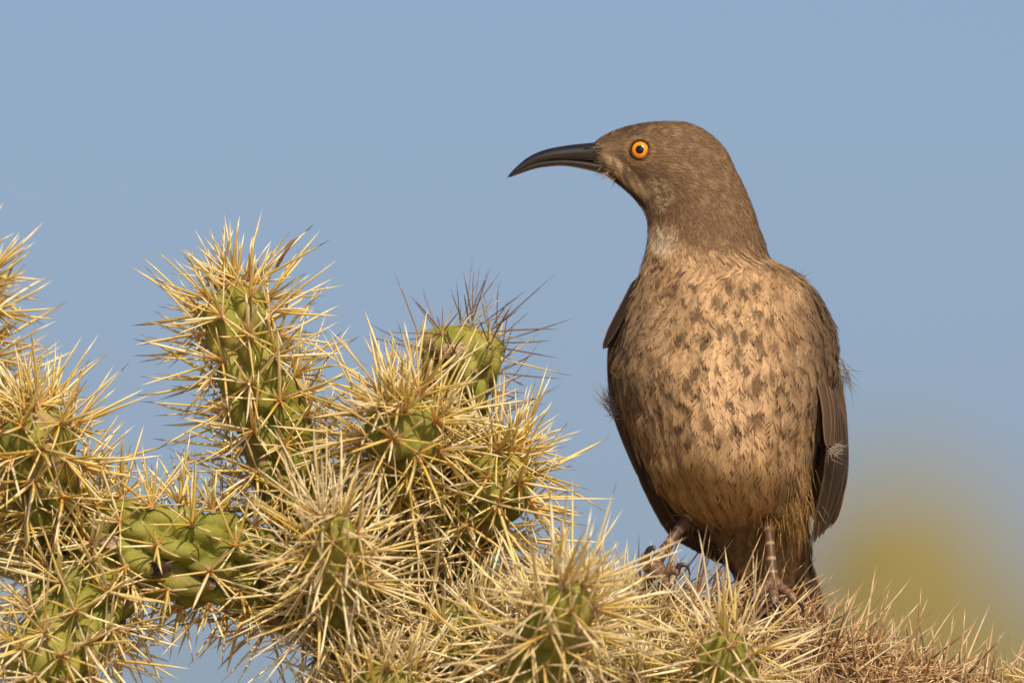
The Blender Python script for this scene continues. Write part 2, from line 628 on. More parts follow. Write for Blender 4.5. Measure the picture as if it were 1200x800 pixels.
J11 = joint("stem_joint", [(858, 850, -0.01), (852, 800, -0.03), (846, 744, -0.052)], 32, palette="straw", phase=0.6, spine_px=100, spacing=34, width=1.8, tub=0.40, per=(5, 8), apex_extra=16, lift=0.0, dome=1.8,
            label="small green joint below the bird's feet with pale spreading spines")
# joints packed behind them, hidden under their own spines
joint("stem_joint", [(380, 900, 0.0), (430, 850, -0.02), (482, 786, -0.04)], 44, palette="straw", phase=2.2, spine_px=92, spacing=40)
joint("stem_joint", [(470, 860, 0.02), (520, 790, 0.0), (560, 716, -0.015)], 48, palette="straw", phase=3.9, spine_px=92, spacing=40)
joint("stem_joint", [(400, 760, 0.035), (440, 700, 0.02), (470, 640, 0.0)], 44, palette="straw", phase=1.3, spine_px=86, spacing=40)
joint("stem_joint", [(560, 850, 0.03), (620, 770, 0.015), (672, 700, 0.0)], 48, palette="straw", phase=4.6, spine_px=90, spacing=38)
joint("stem_joint", [(640, 860, 0.03), (710, 790, 0.02), (776, 728, 0.01)], 46, palette="straw", phase=5.6, spine_px=78, spacing=36, mat_density=900, width=1.5)
joint("stem_joint", [(760, 900, 0.0), (760, 850, -0.01), (750, 800, -0.025)], 40, palette="straw", phase=0.8, spine_px=86, spacing=36)
J13 = joint("dead_joint", [(700, 790, 0.035), (820, 750, 0.022), (930, 792, 0.018), (1060, 832, 0.02), (1240, 888, 0.02)], 46, palette="dead", phase=2.0, spine_px=94, spacing=36,
            width=1.5, mat=M_DEAD, per=(9, 14), tub=0.20, mat_density=1500, label="dead brown joint matted with dry reddish spines under the bird")
joint("stem_joint", [(1290, 900, 0.02), (1262, 850, 0.0), (1235, 800, -0.01)], 36, palette="straw", phase=1.9, spine_px=72, spacing=36)
joint("stem_joint", [(930, 920, 0.0), (940, 880, -0.01), (948, 830, -0.02)], 38, palette="dead", phase=1.2, spine_px=80, spacing=36, width=1.1)


def branch(name, pts, r0, r1, mat=M_WOOD):
    c = spline([list(p) for p in pts], 60)
    rr = np.linspace(r0, r1, 60) * (0.9 + 0.25 * value_noise(c * 30, 5))
    v, f = tube(c, rr, 18)
    n = value_noise(v * 70, 8)[:, None] - 0.5
    v = v + norm(v - np.vstack([np.repeat(c, 18, 0), c[:1], c[-1:]])) * n * r1 * 0.5
    return obj(name, make_mesh(name, v, f, mat), cholla)


hub = P(520, 850, 0.05)
branch("trunk", [(0.03, 0.10, -0.05), (-0.02, 0.12, 0.6), (0.02, 0.08, 1.2), (hub.x, hub.y, hub.z - 0.05), P(520, 780, 0.05)], 0.06, 0.022)
branch("side_branch", [P(530, 880, 0.06), P(440, 780, 0.05), P(370, 700, 0.025)], 0.022, 0.014)
branch("side_branch", [P(520, 880, 0.06), P(640, 860, 0.05), P(720, 785, 0.036)], 0.022, 0.016)
branch("side_branch", [P(500, 870, 0.055), P(400, 860, 0.02), P(400, 770, 0.01)], 0.018, 0.010)
branch("side_branch", [P(530, 800, 0.05), P(520, 690, 0.04), P(510, 610, 0.026)], 0.018, 0.010)
branch("side_branch", [P(1240, 870, 0.02), P(1270, 920, 0.02), P(1300, 905, 0.02)], 0.014, 0.011)
branch("side_branch", [P(700, 820, 0.035), P(820, 880, 0.02), P(930, 925, 0.005)], 0.016, 0.011)
branch("side_branch", [P(60, 640, 0.01), P(40, 650, 0.03), P(15, 640, 0.045)], 0.014, 0.010, M_FLESH)


# the torn hole on the pale stem tip and the scars on the lying joint
def patch(name, parent_tuple, px, py, size, mat, depth=0.15, label=None):
    """a ragged shallow patch lying on the camera-facing skin of a joint"""
    o, V, cp, s, th = parent_tuple
    pr = project(V.reshape(-1, 3)).reshape(*V.shape)
    dd = (pr[..., 0] - px)**2 + (pr[..., 1] - py)**2 + (pr[..., 2] - DIST) * 1e6 * 0.002
    front = pr[..., 2] < project(cp)[:, None, 2]
    dd = np.where(front, dd, 1e12)
    i, j = np.unravel_index(np.argmin(dd), dd.shape)
    p, nrm = V[i, j], norm(V[i, j] - cp[i])
    e1 = norm(np.cross(nrm, [0, 0, 1.0]))
    e2 = np.cross(nrm, e1)
    rings, k = 7, 28
    vs = [p + nrm * MM * (1.5 - depth * size[0])]
    for a in range(1, rings):
        rho = a / (rings - 1)
        for b in range(k):
            ang = b / k * 2 * math.pi
            w = 1 + 0.22 * math.sin(ang * 3 + px) + 0.12 * math.sin(ang * 7 + py)
            x, y = math.cos(ang) * size[0] * rho * w, math.sin(ang) * size[1] * rho * w
            h = 2.2 - depth * size[0] * (1 - rho**2) if rho < 0.99 else -2.5
            h += 0.9 * (rng.random() - 0.5)
            vs.append(p + (e1 * x + e2 * y) * MM + nrm * MM * (h - (x * x + y * y) / 90))
    f = [(0, 1 + b, 1 + (b + 1) % k) for b in range(k)]
    q = []
    for a in range(rings - 2):
        for b in range(k):
            i0 = 1 + a * k
            q.append((i0 + b, i0 + k + b, i0 + k + (b + 1) % k, i0 + (b + 1) % k))
    pr_ = obj(name, make_mesh(name, np.array(vs), [np.array(f), np.array(q)], mat), o)
    if label:
        pr_["label"] = label


patch("torn_hole", J6, 531, 412, (15, 13), M_SCAR, 0.05, "torn whitish hole in the green skin")
patch("torn_hole", J6, 524, 416, (6, 5), M_HOLLOW, 0.0)
patch("scar", J4, 186, 668, (15, 9), M_HOLLOW, 0.05, "dark hollow scar")
patch("scar", J4, 128, 634, (15, 8), M_SCAR, 0.03, "grey dry scar")
patch("scar", J4, 152, 671, (8, 7), M_SCAR, 0.03)
patch("scar", J4, 244, 688, (10, 8), M_SCAR, 0.03)


# the largest spines on view become pieces of their own; the rest stay joined per joint
cand = []
for ji, (o, A) in enumerate(ALL_SPINES):
    a = project(A[:, :3])
    b = project(A[:, :3] + A[:, 3:6] * A[:, 6:7])
    ln = np.linalg.norm(a[:, :2] - b[:, :2], axis=1)
    inside = ((a[:, 0] > 5) & (a[:, 0] < 1195) & (a[:, 1] > 5) & (a[:, 1] < 790) & (b[:, 0] > 0) & (b[:, 0] < 1200) & (b[:, 1] > 0) & (b[:, 1] < 798))
    fwd = (A[:, 20] > 0.15) & (A[:, 4] < 0.35)
    score = ln * A[:, 7] * inside * fwd * (1 + 6.0 * (DIST - b[:, 2]))
    for k in range(len(A)):
        if score[k] > 0:
            cand.append((score[k], ji, k))
cand.sort(reverse=True)
cap_per = {}
picked = {}
total = 0
for sc, ji, k in cand:
    if total >= 290:
        break
    if cap_per.get(ji, 0) >= 30:
        continue
    cap_per[ji] = cap_per.get(ji, 0) + 1
    picked.setdefault(ji, []).append(k)
    total += 1

unit_meshes = []
for q in range(8):
    mid = [STRAW, PALE, GOLD, np.array([.66, .54, .27])][q % 4] * (1.0 if q < 4 else 0.88)
    c = np.stack([np.array([0.66, 0.44, 0.19]), mid, mid * .6 + PALE * .4, PALE])[SU_LEVEL]
    vv = SU_V.copy()
    vv[:, 0] += np.array([0, 0.75, 0.7, 0.0])[SU_LEVEL] * (1.2 if q < 4 else -0.9)
    unit_meshes.append(make_mesh("spine", vv, [SU_F4, SU_F3], M_SPINE, c))
for ji, (o, A) in enumerate(ALL_SPINES):
    sel = picked.get(ji, [])
    for k in sel:
        row = A[k]
        d = Vector(row[3:6])
        q = d.to_track_quat('Z', 'Y').to_matrix().to_4x4()
        me = unit_meshes[rng.integers(0, 8)]
        s = bpy.data.objects.new("spine", me)
        link(s, o)
        s.matrix_basis = Matrix.Translation(Vector(row[:3]) - Vector(cholla.location) + Vector(cholla.location)) @ q @ Matrix.Diagonal((row[7], row[7], row[6], 1))
    keep = np.ones(len(A), bool)
    keep[sel] = False
    bake_spines("spine_mass", A[keep], o)


# areole pads: the ones that face the picture are pieces, the rest are joined
def areole_unit():
    v, f4, f3 = [], [], []
    for h, rr in ((-0.3, 1.0), (0.25, 0.85), (0.55, 0.45)):
        for k in range(8):
            a = k * math.pi / 4
            v.append((rr * math.cos(a) * (1 + 0.15 * (k % 2)), rr * math.sin(a), h))
    v.append((0, 0, 0.62))
    for i in range(2):
        for k in range(8):
            f4.append((i * 8 + k, i * 8 + (k + 1) % 8, i * 8 + 8 + (k + 1) % 8, i * 8 + 8 + k))
    for k in range(8):
        f3.append((16 + k, 16 + (k + 1) % 8, 24))
    return np.array(v), np.array(f4), np.array(f3)


AU_V, AU_F4, AU_F3 = areole_unit()
areole_mesh = make_mesh("areole", AU_V, [AU_F4, AU_F3], M_AREOLE)
apr = project(np.array([a[1] for a in ALL_AREOLES]))
rest = {}
front_list = []
for k, (o, p, nrm, size) in enumerate(ALL_AREOLES):
    if nrm[1] < -0.35 and 0 < apr[k, 0] < 1200 and 0 < apr[k, 1] < 800 and o.name.split('.')[0] == "stem_joint":
        front_list.append((apr[k, 2] - DIST + (0.05 if o.name in ("stem_joint.014", "stem_joint.015", "stem_joint.012") else 0), k))
    else:
        rest.setdefault(o, []).append(k)
front_list.sort()
for n_, (_, k) in enumerate(front_list):
    o, p, nrm, size = ALL_AREOLES[k]
    if n_ >= 280:
        rest.setdefault(o, []).append(k)
        continue
    s = bpy.data.objects.new("areole", areole_mesh)
    link(s, o)
    s.matrix_basis = Matrix.Translation(Vector(p)) @ Vector(nrm).to_track_quat('Z', 'Y').to_matrix().to_4x4() @ Matrix.Diagonal((size, size, size, 1))
for o, ks in rest.items():
    vs = []
    for k in ks:
        _, p, nrm, size = ALL_AREOLES[k]
        x, y = spine_basis(np.array([nrm]))
        vs.append(p + size * (AU_V[:, 0:1] * x + AU_V[:, 1:2] * y + AU_V[:, 2:3] * nrm))
    off = (np.arange(len(ks)) * len(AU_V))[:, None, None]
    obj("areole_pads", make_mesh("areole_pads", np.vstack(vs), [(AU_F4[None] + off).reshape(-1, 4), (AU_F3[None] + off).reshape(-1, 3)], M_AREOLE), o, kind="stuff")


# dried flower stub caught in the spines of the tall joint, and a dry twig by the bird's foot
def twig(pts, radii, label, name, mat):
    c = spline([list(P(*p)) for p in pts], 14)
    rr = np.interp(np.linspace(0, 1, 14), np.linspace(0, 1, len(radii)), radii) * MM
    v, f = tube(c, rr, 8, 0.7)
    v = v + (value_noise(v * 900, 2)[:, None] - 0.5) * 0.0010
    return obj(name, make_mesh(name, v, f, mat), None, label=label, category="twig")


twig([(322, 318, -0.006), (331, 300, -0.008), (340, 286, -0.008), (349, 278, -0.007)], [1.6, 3.2, 3.4, 1.2],
     "dry brown flower husk stuck on the spines of the tallest joint", "dry_husk", M_DEAD)
twig([(836, 690, 0.0), (840, 678, 0.0), (845, 668, 0.001)], [3.5, 4.5, 3.0],
     "short dry brown stub standing between the bird's feet", "dry_stub", M_DEAD)

# ------------------------------------------------------------------ the bird
bird = empty("bird", tuple(P(835, 690, 0.012)))
bird["label"] = "brown bird with long curved bill and orange eye perched on the cactus"
bird["category"] = "bird"


def BP(px, py, d=0.0):
    """bird space: photo pixels and depth in pixels -> world"""
    a = np.asarray(np.stack(np.broadcast_arrays(np.asarray(px, float), np.asarray(py, float), np.asarray(d, float)), -1))
    return np.stack([(a[..., 0] - 600) * MM, a[..., 2] * MM, ZC + (400 - a[..., 1]) * MM], -1)


ROWS = np.array([
    # py, x_left, x_right, depth centre, half depth, egg
    (142.2, 781, 793, 2, 5, 0.1), (143, 762, 803, 2, 17, 0.2), (147.5, 736, 817, 2, 29, 0.30), (153.5, 718, 828, 2, 36, 0.34),
    (164, 700, 841, 2, 42, 0.38), (172, 693, 848, 1, 45, 0.40), (181, 691, 854, 0, 47, 0.40), (190, 694, 858, 0, 48, 0.40),
    (199, 703, 862, 0, 48, 0.38), (210, 718, 868, 0, 48, 0.34), (223, 734, 874, 1, 49, 0.28), (235, 746, 879, 2, 50, 0.2),
    (251, 757, 885, 3, 52, 0.1), (265, 760, 889, 4, 54, 0.05), (283, 759, 896, 5, 58, 0), (304, 755, 903, 7, 65, 0),
    (314, 752, 922, 9, 69, 0), (325, 748, 941, 11, 74, 0), (346, 742, 959, 14, 83, 0), (373, 734, 973, 17, 91, 0),
    (409, 722, 982, 20, 98, 0), (436, 716, 981, 22, 101, 0), (460, 719, 975, 25, 102, 0), (487, 730, 967, 30, 101, 0),
    (520, 744, 961, 37, 96, 0), (550, 759, 956, 45, 92, 0), (575, 775, 952, 58, 79, 0), (597, 795, 951, 76, 61, 0),
    (612, 814, 949, 88, 47, 0), (625, 832, 949, 95, 42, 0), (645, 848, 950, 102, 38, 0), (665, 860, 950, 105, 34, 0),
    (690, 871, 946, 117, 28, 0), (710, 882, 940, 127, 19, 0), (720, 897, 928, 133, 8, 0)])
tops = np.concatenate([[142.2, 142.45, 143], np.linspace(144.5, 720, 190)])
RI = catmull(ROWS[:, 0], ROWS[:, 1:], tops)
NT = 128
TH = np.linspace(0, 2 * math.pi, NT, endpoint=False)
cx, hx = (RI[:, 0] + RI[:, 1]) / 2, (RI[:, 1] - RI[:, 0]) / 2
ct, st = np.cos(TH), np.sin(TH)
egg = 1 - RI[:, 4:5] * np.maximum(0, -ct)[None, :]**1.4
BX = cx[:, None] + hx[:, None] * ct[None]
BD = RI[:, 2:3] + RI[:, 3:4] * st[None] * egg
BY = np.repeat(tops[:, None], NT, 1)
# breast: shallow keel and soft lumps
lump = value_noise(np.stack([BX.ravel() / 34, BY.ravel() / 40, BD.ravel() / 40], -1), 4).reshape(BX.shape) - 0.5
body_w = np.clip((BY - 300) / 60, 0, 1) * np.clip((720 - BY) / 60, 0, 1)
lump = lump + 0.8 * (value_noise(np.stack([BX.ravel() / 66, BY.ravel() / 74, BD.ravel() / 70], -1), 14).reshape(BX.shape) - 0.5)
BX = BX + body_w * 6 * (value_noise(np.stack([BX.ravel() / 22, BY.ravel() / 24, BD.ravel() / 22], -1), 17).reshape(BX.shape) - 0.5)
BD = BD + lump * 13 * body_w * np.sign(-st)[None] * -1
# shallow socket round each eye, and a brow over it
EYE = (750.0, 178.5)
dist_eye = np.hypot(BX - EYE[0], BY - EYE[1])
BD = BD + np.sign(-st)[None] * (2.6 * np.exp(-(dist_eye / 13)**2)) * (np.abs(st)[None] > 0.05)
GRID = BP(BX, BY, BD)                          # (rows, NT, 3)
MR = len(tops)


def fpx(y, table):
    return np.interp(y, [a for a, _ in table], [b for _, b in table])


SPOTS = [(320, 125, 5), (350, 172, 4), (385, 165, 6), (370, 215, 6), (435, 215, 7), (400, 270, 6), (335, 242, 6), (300, 190, 5), (285, 95, 5),
         (460, 330, 9), (505, 360, 8), (552, 390, 11), (640, 405, 11), (592, 400, 8), (488, 422, 11), (380, 415, 8), (440, 552, 9), (480, 580, 6),
         (475, 520, 7), (515, 612, 7), (588, 685, 8), (600, 770, 8), (495, 755, 9), (690, 735, 8), (650, 770, 6), (605, 520, 8), (640, 545, 8),
         (690, 600, 10), (660, 632, 7), (700, 440, 9), (712, 482, 8), (690, 322, 8), (742, 340, 8), (800, 545, 10), (840, 615, 10), (780, 605, 8),
         (872, 530, 10), (830, 430, 9), (860, 300, 8), (900, 420, 9), (640, 240, 8), (580, 215, 8), (530, 270, 8), (690, 210, 8), (800, 775, 8),
         (280, 500, 11), (330, 560, 9), (240, 380, 9), (270, 620, 8), (220, 480, 8), (300, 700, 9), (400, 680, 8), (340, 640, 8), (390, 760, 8),
         (430, 700, 8), (530, 545, 7), (460, 640, 7), (560, 300, 7), (610, 330, 7), (250, 300, 7), (300, 330, 6), (360, 345, 6), (420, 440, 6),
         (760, 440, 7), (770, 500, 7), (740, 560, 7), (620, 460, 7), (905, 620, 8), (930, 540, 7), (820, 690, 8), (880, 720, 7), (210, 610, 8),
         (200, 690, 8), (175, 560, 7), (350, 460, 7), (330, 400, 6), (410, 600, 7), (760, 690, 7)]
SPOTS = np.array([(680 + a / 3.334, 280 + b / 3.334, r / 3.334 * 2.5) for a, b, r in SPOTS]
                 + [(828, 506, 6), (859, 511, 7), (840, 524, 6), (865, 522, 5), (923, 513, 7), (880, 540, 4), (806, 528, 5), (900, 548, 4)])


def plumage_colour(p, rnd):
    """pigment of the plumage at bird-space points p (n,3: px, py, depth), rnd (n,) per-feather random"""
    x, y, d = p[:, 0], p[:, 1], p[:, 2]
    n = len(p)
    cxx = np.interp(y, tops, RI[:, 2])
    front = np.clip((cxx - d) / 30 + 0.5, 0, 1)                    # 1 on the breast side, 0 on the back
    brown = np.array([0.178, 0.114, 0.068])
    grey = np.array([0.190, 0.138, 0.095])
    buff = np.array([0.455, 0.305, 0.175])
    ochre = np.array([0.360, 0.225, 0.098])
    white = np.array([0.62, 0.50, 0.36])
    under = np.array([0.155, 0.092, 0.045])

    def mixc(c, k, w):
        return c * (1 - w[:, None]) + np.asarray(k) * w[:, None]
    c = np.tile(brown, (n, 1))
    # neck line: brown hood above, spotted breast below
    edge = np.interp(x, [740, 760, 785, 815, 850, 880, 905, 930], [240, 255, 278, 292, 302, 306, 308, 322])
    wob = 10 * (value_noise(np.stack([x / 9, y / 9, d / 9], -1), 6) - 0.5)
    mot = value_noise(np.stack([x / 4.5, y / 6, d / 5], -1), 41) - 0.5
    breast = np.clip((y - edge + 2.2 * wob + 34 * mot + 10) / 34, 0, 1) * front
    lower = np.clip((y - 500) / 80, 0, 1)
    bc = mixc(np.tile(buff, (n, 1)), ochre, lower)
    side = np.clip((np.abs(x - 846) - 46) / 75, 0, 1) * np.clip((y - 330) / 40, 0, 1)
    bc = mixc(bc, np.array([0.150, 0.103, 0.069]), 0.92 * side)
    blotch = value_noise(np.stack([x / 13, y / 17, d / 15], -1), 9)
    bc = mixc(bc, np.array([0.30, 0.19, 0.105]), np.clip((blotch - 0.50) * 3.2, 0, 0.75) * np.clip((590 - y) / 60, 0, 1))
    tp = np.clip(1 - np.hypot((x - 775) / 24, (y - 285) / 26), 0, 1)
    bc = mixc(bc, white, np.clip(tp * 1.8, 0, 0.85))
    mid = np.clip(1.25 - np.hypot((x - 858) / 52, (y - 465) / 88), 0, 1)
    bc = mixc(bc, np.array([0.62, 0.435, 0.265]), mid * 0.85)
    sp = np.zeros(n)
    wx = x + 9 * (value_noise(np.stack([x / 10, y / 10, d / 10], -1), 21) - 0.5)
    wy = y + 9 * (value_noise(np.stack([x / 10, y / 10, d / 10], -1), 22) - 0.5)
    for q_, (sx, sy, sr) in enumerate(SPOTS):
        op = 0.95 + 0.80 * ((q_ * 0.618) % 1.0)
        sp = np.maximum(sp, np.clip(1.3 - np.hypot((wx - sx) / sr, (wy - sy) / (sr * 1.25)), 0, 1)**1.3 * op)
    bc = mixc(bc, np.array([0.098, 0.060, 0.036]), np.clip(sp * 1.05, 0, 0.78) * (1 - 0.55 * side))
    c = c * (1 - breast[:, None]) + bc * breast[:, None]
    wingc = np.clip((x - 936 - 0.14 * (y - 340)) / 20, 0, 1) * np.clip((y - 315) / 30, 0, 1)
    c = mixc(c, np.array([0.110, 0.072, 0.046]), wingc * 0.9)
    # undertail coverts
    ut = np.clip((y - 606) / 14, 0, 1)
    c = mixc(c, under * 1.0, 0.85 * ut)
    # back
    c = mixc(c, grey, (1 - front) * np.clip((y - 240) / 60, 0, 1))
    # head marks: pale cheek, streaked chin, dark lores, pale eye ring
    hd = y < 262
    ck = np.clip(1 - np.hypot((x - 734 - (y - 208) * 0.9) / 14, (y - 208) / 30), 0, 1) * hd
    fr = np.clip(1 - np.hypot((x - 715) / 16, (y - 178) / 12), 0, 1) * hd
    c = mixc(c, np.array([0.40, 0.28, 0.16]), np.clip(fr * 1.2, 0, 0.6) * (0.4 + 0.6 * np.sin(x * 1.3 + y * 0.5)**2))
    ch = np.clip(1 - np.hypot((x - 768) / 26, (y - 232) / 24), 0, 1) * hd
    c = mixc(c, np.array([0.56, 0.42, 0.27]), np.clip(ch * 2.2, 0, 0.95) * np.clip(2.2 * value_noise(np.stack([x / 4, y / 3, d / 4], -1), 15) - 0.6, 0, 1))
    c = mixc(c, np.array([0.09, 0.058, 0.036]), np.clip(ch * 1.6, 0, 0.8) * np.clip(3 * value_noise(np.stack([x / 4, y / 3, d / 4], -1), 18) - 1.7, 0, 1))
    streak = np.clip(2.6 * value_noise(np.stack([(x * 0.93 - y * 0.36) / 2.6, (x * 0.36 + y * 0.93) / 9, d / 9], -1), 51) - 0.8, 0, 1)
    c = mixc(c, np.array([0.82, 0.64, 0.40]), np.clip(ck * 2.8, 0, 1.0) * (0.25 + 0.75 * streak))
    ml = np.clip(1 - np.abs((y - 202) - (x - 712) * 0.93) / 6.5, 0, 1) * hd * (x > 700) * (x < 758)
    c = mixc(c, np.array([0.045, 0.028, 0.018]), 0.95 * ml)
    de = np.hypot(x - EYE[0], y - EYE[1])
    c = mixc(c, np.array([0.42, 0.25, 0.10]), np.clip(1 - np.abs(de - 16) / 4, 0, 1) * 0.45 * hd)
    c = mixc(c, np.array([0.06, 0.035, 0.02]), np.clip(1 - np.abs(de - 11.5) / 2.6, 0, 1) * hd)
    lore = np.clip(1 - np.hypot((x - 724) / 14, (y - 180) / 9), 0, 1) * hd
    c = mixc(c, np.array([0.10, 0.066, 0.042]), lore * 0.45)
    crown = np.clip((168 - y) / 14, 0, 1) * np.clip((800 - x) / 60, 0, 1)
    c = mixc(c, np.array([0.085, 0.054, 0.034]), crown * np.clip(3.2 * value_noise(np.stack([x / 5, y / 2.6, d / 3], -1), 31) - 0.9, 0, 0.9))
    nape = np.clip((value_noise(np.stack([x / 6, y / 6, d / 6], -1), 12) - 0.5) * 2, 0, 1) * hd
    c = mixc(c, np.array([0.33, 0.225, 0.14]), nape * 0.65)
    return c * (1 + np.where(y < 300, 0.60, 0.50)[:, None] * (rnd[:, None] - 0.5))


flat = np.stack([BX.ravel(), BY.ravel(), BD.ravel()], -1)
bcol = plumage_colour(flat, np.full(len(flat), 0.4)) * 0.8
gv = GRID.reshape(-1, 3)
nv = len(gv)
tcap = BP(787, 142.0, 2)[None]
bcap = BP(912, 724, 135)[None]
j = np.arange(NT)
caps = np.vstack([np.stack([np.full(NT, nv), (j + 1) % NT, j], -1), np.stack([np.full(NT, nv + 1), (MR - 1) * NT + j, (MR - 1) * NT + (j + 1) % NT], -1)])
body_mesh = make_mesh("body", np.vstack([gv, tcap, bcap]), [grid_faces(MR, NT), caps], M_SKIN, np.vstack([bcol, bcol[:1], bcol[-1:]]))
body = obj("body", body_mesh, bird)

# --- plumage: small feathers made of fine barbs, laid over the body along the feather tracts
PIX = np.stack([BX, BY, BD], -1)               # grid in bird pixel space


def sample(q, th):
    q = np.clip(q, 0, MR - 1.001)
    th = np.mod(th, NT)
    i, k = q.astype(int), th.astype(int)
    a, b = (q - i)[:, None], (th - k)[:, None]
    k1 = (k + 1) % NT
    return (PIX[i, k] * (1 - a) * (1 - b) + PIX[i + 1, k] * a * (1 - b) + PIX[i, k1] * (1 - a) * b + PIX[i + 1, k1] * a * b)


def surf(q, th):
    p = sample(q, th)
    dq = (sample(q + 0.7, th) - sample(q - 0.7, th)) / 1.4
    dt = (sample(q, th + 0.7) - sample(q, th - 0.7)) / 1.4
    n = norm(np.cross(dq, dt))
    c = np.stack([np.interp(p[:, 1], tops, cx), p[:, 1], np.interp(p[:, 1], tops, RI[:, 2])], -1)
    flip = np.sign(np.sum(n * (p - c), -1, keepdims=True))
    return p, dq, dt, n * np.where(flip == 0, 1, flip)


def plumage():
    # area weighted feather roots, denser where feathers are small
    a = np.linalg.norm(np.cross(PIX[1:, :] - PIX[:-1, :], np.roll(PIX, -1, 1)[:-1] - PIX[:-1]), axis=-1)
    yc = PIX[:-1, :, 1]
    xc = PIX[:-1, :, 0]
    size = np.interp(yc, [142, 200, 235, 270, 310, 350, 450, 540, 600, 650, 720], [7.5, 8.5, 10.5, 14, 20, 25, 29, 35, 37, 32, 28])
    size = np.where(yc < 225, size * np.clip(0.55 + (xc - 700) / 130, 0.55, 1.0), size)
    w = a / (size * 0.40)**2
    n_c = int(w.sum() * 9)
    pick = rng.choice(w.size, n_c, p=(w / w.sum()).ravel())
    q0 = (pick // NT) + rng.random(n_c)
    t0 = (pick % NT) + rng.random(n_c)
    pc = sample(q0, t0)
    cs = size.ravel()[pick] * 0.30
    taken, ok = {}, []
    for i in range(n_c):                        # keep feather roots evenly apart
        x, y, z = pc[i]
        r_ = cs[i]
        kx, ky, kz = int(x // 11), int(y // 11), int(z // 11)
        good = True
        for ax in (kx - 1, kx, kx + 1):
            for ay in (ky - 1, ky, ky + 1):
                for az in (kz - 1, kz, kz + 1):
                    for (a0, b0, c0) in taken.get((ax, ay, az), ()):
                        if (a0 - x)**2 + (b0 - y)**2 + (c0 - z)**2 < r_ * r_:
                            good = False
                            break
                    if not good:
                        break
                if not good:
                    break
            if not good:
                break
        if good:
            taken.setdefault((kx, ky, kz), []).append((x, y, z))
            ok.append(i)
    ok = np.array(ok)
    pick, q0, t0 = pick[ok], q0[ok], t0[ok]
    n_f = len(ok)
    print("feathers", n_f)
    L = size.ravel()[pick] * rng.uniform(0.8, 1.2, n_f)
    p, dq, dt, nn = surf(q0, t0)
    # feather flow
    bill = np.array([688.0, 186.0, 0.0])
    f_head = norm(p - bill) + np.array([0.15, 0.25, 0.0])
    sidew = (p[:, 0] - 845) / 140
    f_body = np.stack([0.30 * np.sin(sidew * 1.2) * -1 * np.clip((p[:, 1] - 430) / 120, -0.6, 1), np.ones(n_f), 0.15 + 0 * sidew], -1)
    wh = np.clip((270 - p[:, 1]) / 60, 0, 1)[:, None]
    f = norm(f_head * wh + norm(f_body) * (1 - wh)) + rng.normal(0, 0.10, (n_f, 3))
    f = norm(f - nn * np.sum(f * nn, -1, keepdims=True))
    # barbs of each feather
    nb = np.clip((L * 1.5).astype(int), 10, 52)
    fid = np.repeat(np.arange(n_f), nb)
    N = len(fid)
    k = rng.random(N)
    Lf = L[fid]
    u0 = (0.05 + 0.75 * k) * Lf
    sgn = rng.choice([-1, 1], N)
    ang = np.radians(rng.normal(31, 8, N)) * sgn * (1 - 0.40 * k)
    bl = Lf * rng.uniform(0.28, 0.48, N) * (1.1 - 0.35 * k)
    fx = f[fid]
    gx_ = np.cross(nn[fid], fx)
    lift_f = np.abs(rng.normal(0.05, 0.035, n_f))[fid] * np.where(p[fid, 1] < 290, 1.0, 1.35) + 0.015
    wvy = rng.normal(0, 0.10, N)
    J = np.stack([dq[fid], dt[fid]], -1)
    JtJ = np.einsum('nij,nik->njk', J, J) + np.eye(2) * 1e-4
    inv = np.linalg.inv(JtJ)
    hw = np.clip(Lf * 0.017, 0.22, 0.46) * rng.uniform(0.8, 1.3, N)
    pts, wid = [], []
    for tt, ww in ((0.0, 1.0), (0.55, 0.9), (1.0, 0.12)):
        uu = u0 + bl * tt * np.cos(ang)
        vv = bl * tt * np.sin(ang) + wvy * bl * tt * tt
        disp = fx * uu[:, None] + gx_ * vv[:, None]
        co = np.einsum('njk,nk->nj', inv, np.einsum('nij,ni->nj', J, disp))
        q, th = q0[fid] + co[:, 0], t0[fid] + co[:, 1]
        over = np.maximum(q - (MR - 2), 0)
        pp, _, _, n2 = surf(q, th)
        pp[:, 1] += over * 3
        h = 0.5 + lift_f * uu + 0.05 * bl * tt
        pts.append(pp + n2 * h[:, None])
        wid.append(hw * ww)
    side = norm(np.cross(nn[fid], pts[2] - pts[0]) + 0.25 * nn[fid] * rng.normal(0, 1, N)[:, None])
    V = np.stack([pts[0] - side * wid[0][:, None], pts[0] + side * wid[0][:, None], pts[1] - side * wid[1][:, None], pts[1] + side * wid[1][:, None], pts[2]], 1)
    keep = np.hypot(pts[2][:, 0] - EYE[0], pts[2][:, 1] - EYE[1]) > 11.2
    keep &= np.hypot(pts[1][:, 0] - EYE[0], pts[1][:, 1] - EYE[1]) > 11.2
    rnd_f = rng.random(n_f)[fid]
    ftip = p + f * L[:, None] * 0.8
    wf = np.where(p[fid, 1] > 300, 0.32, 0.0)[:, None]
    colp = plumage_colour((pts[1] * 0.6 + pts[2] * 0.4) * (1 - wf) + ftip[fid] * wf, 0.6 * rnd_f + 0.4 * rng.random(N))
    col = np.stack([colp * 0.92, colp * 0.92, colp, colp, colp * 1.08], 1)
    V, col = V[keep], col[keep]
    return V, col


PV, PC = plumage()


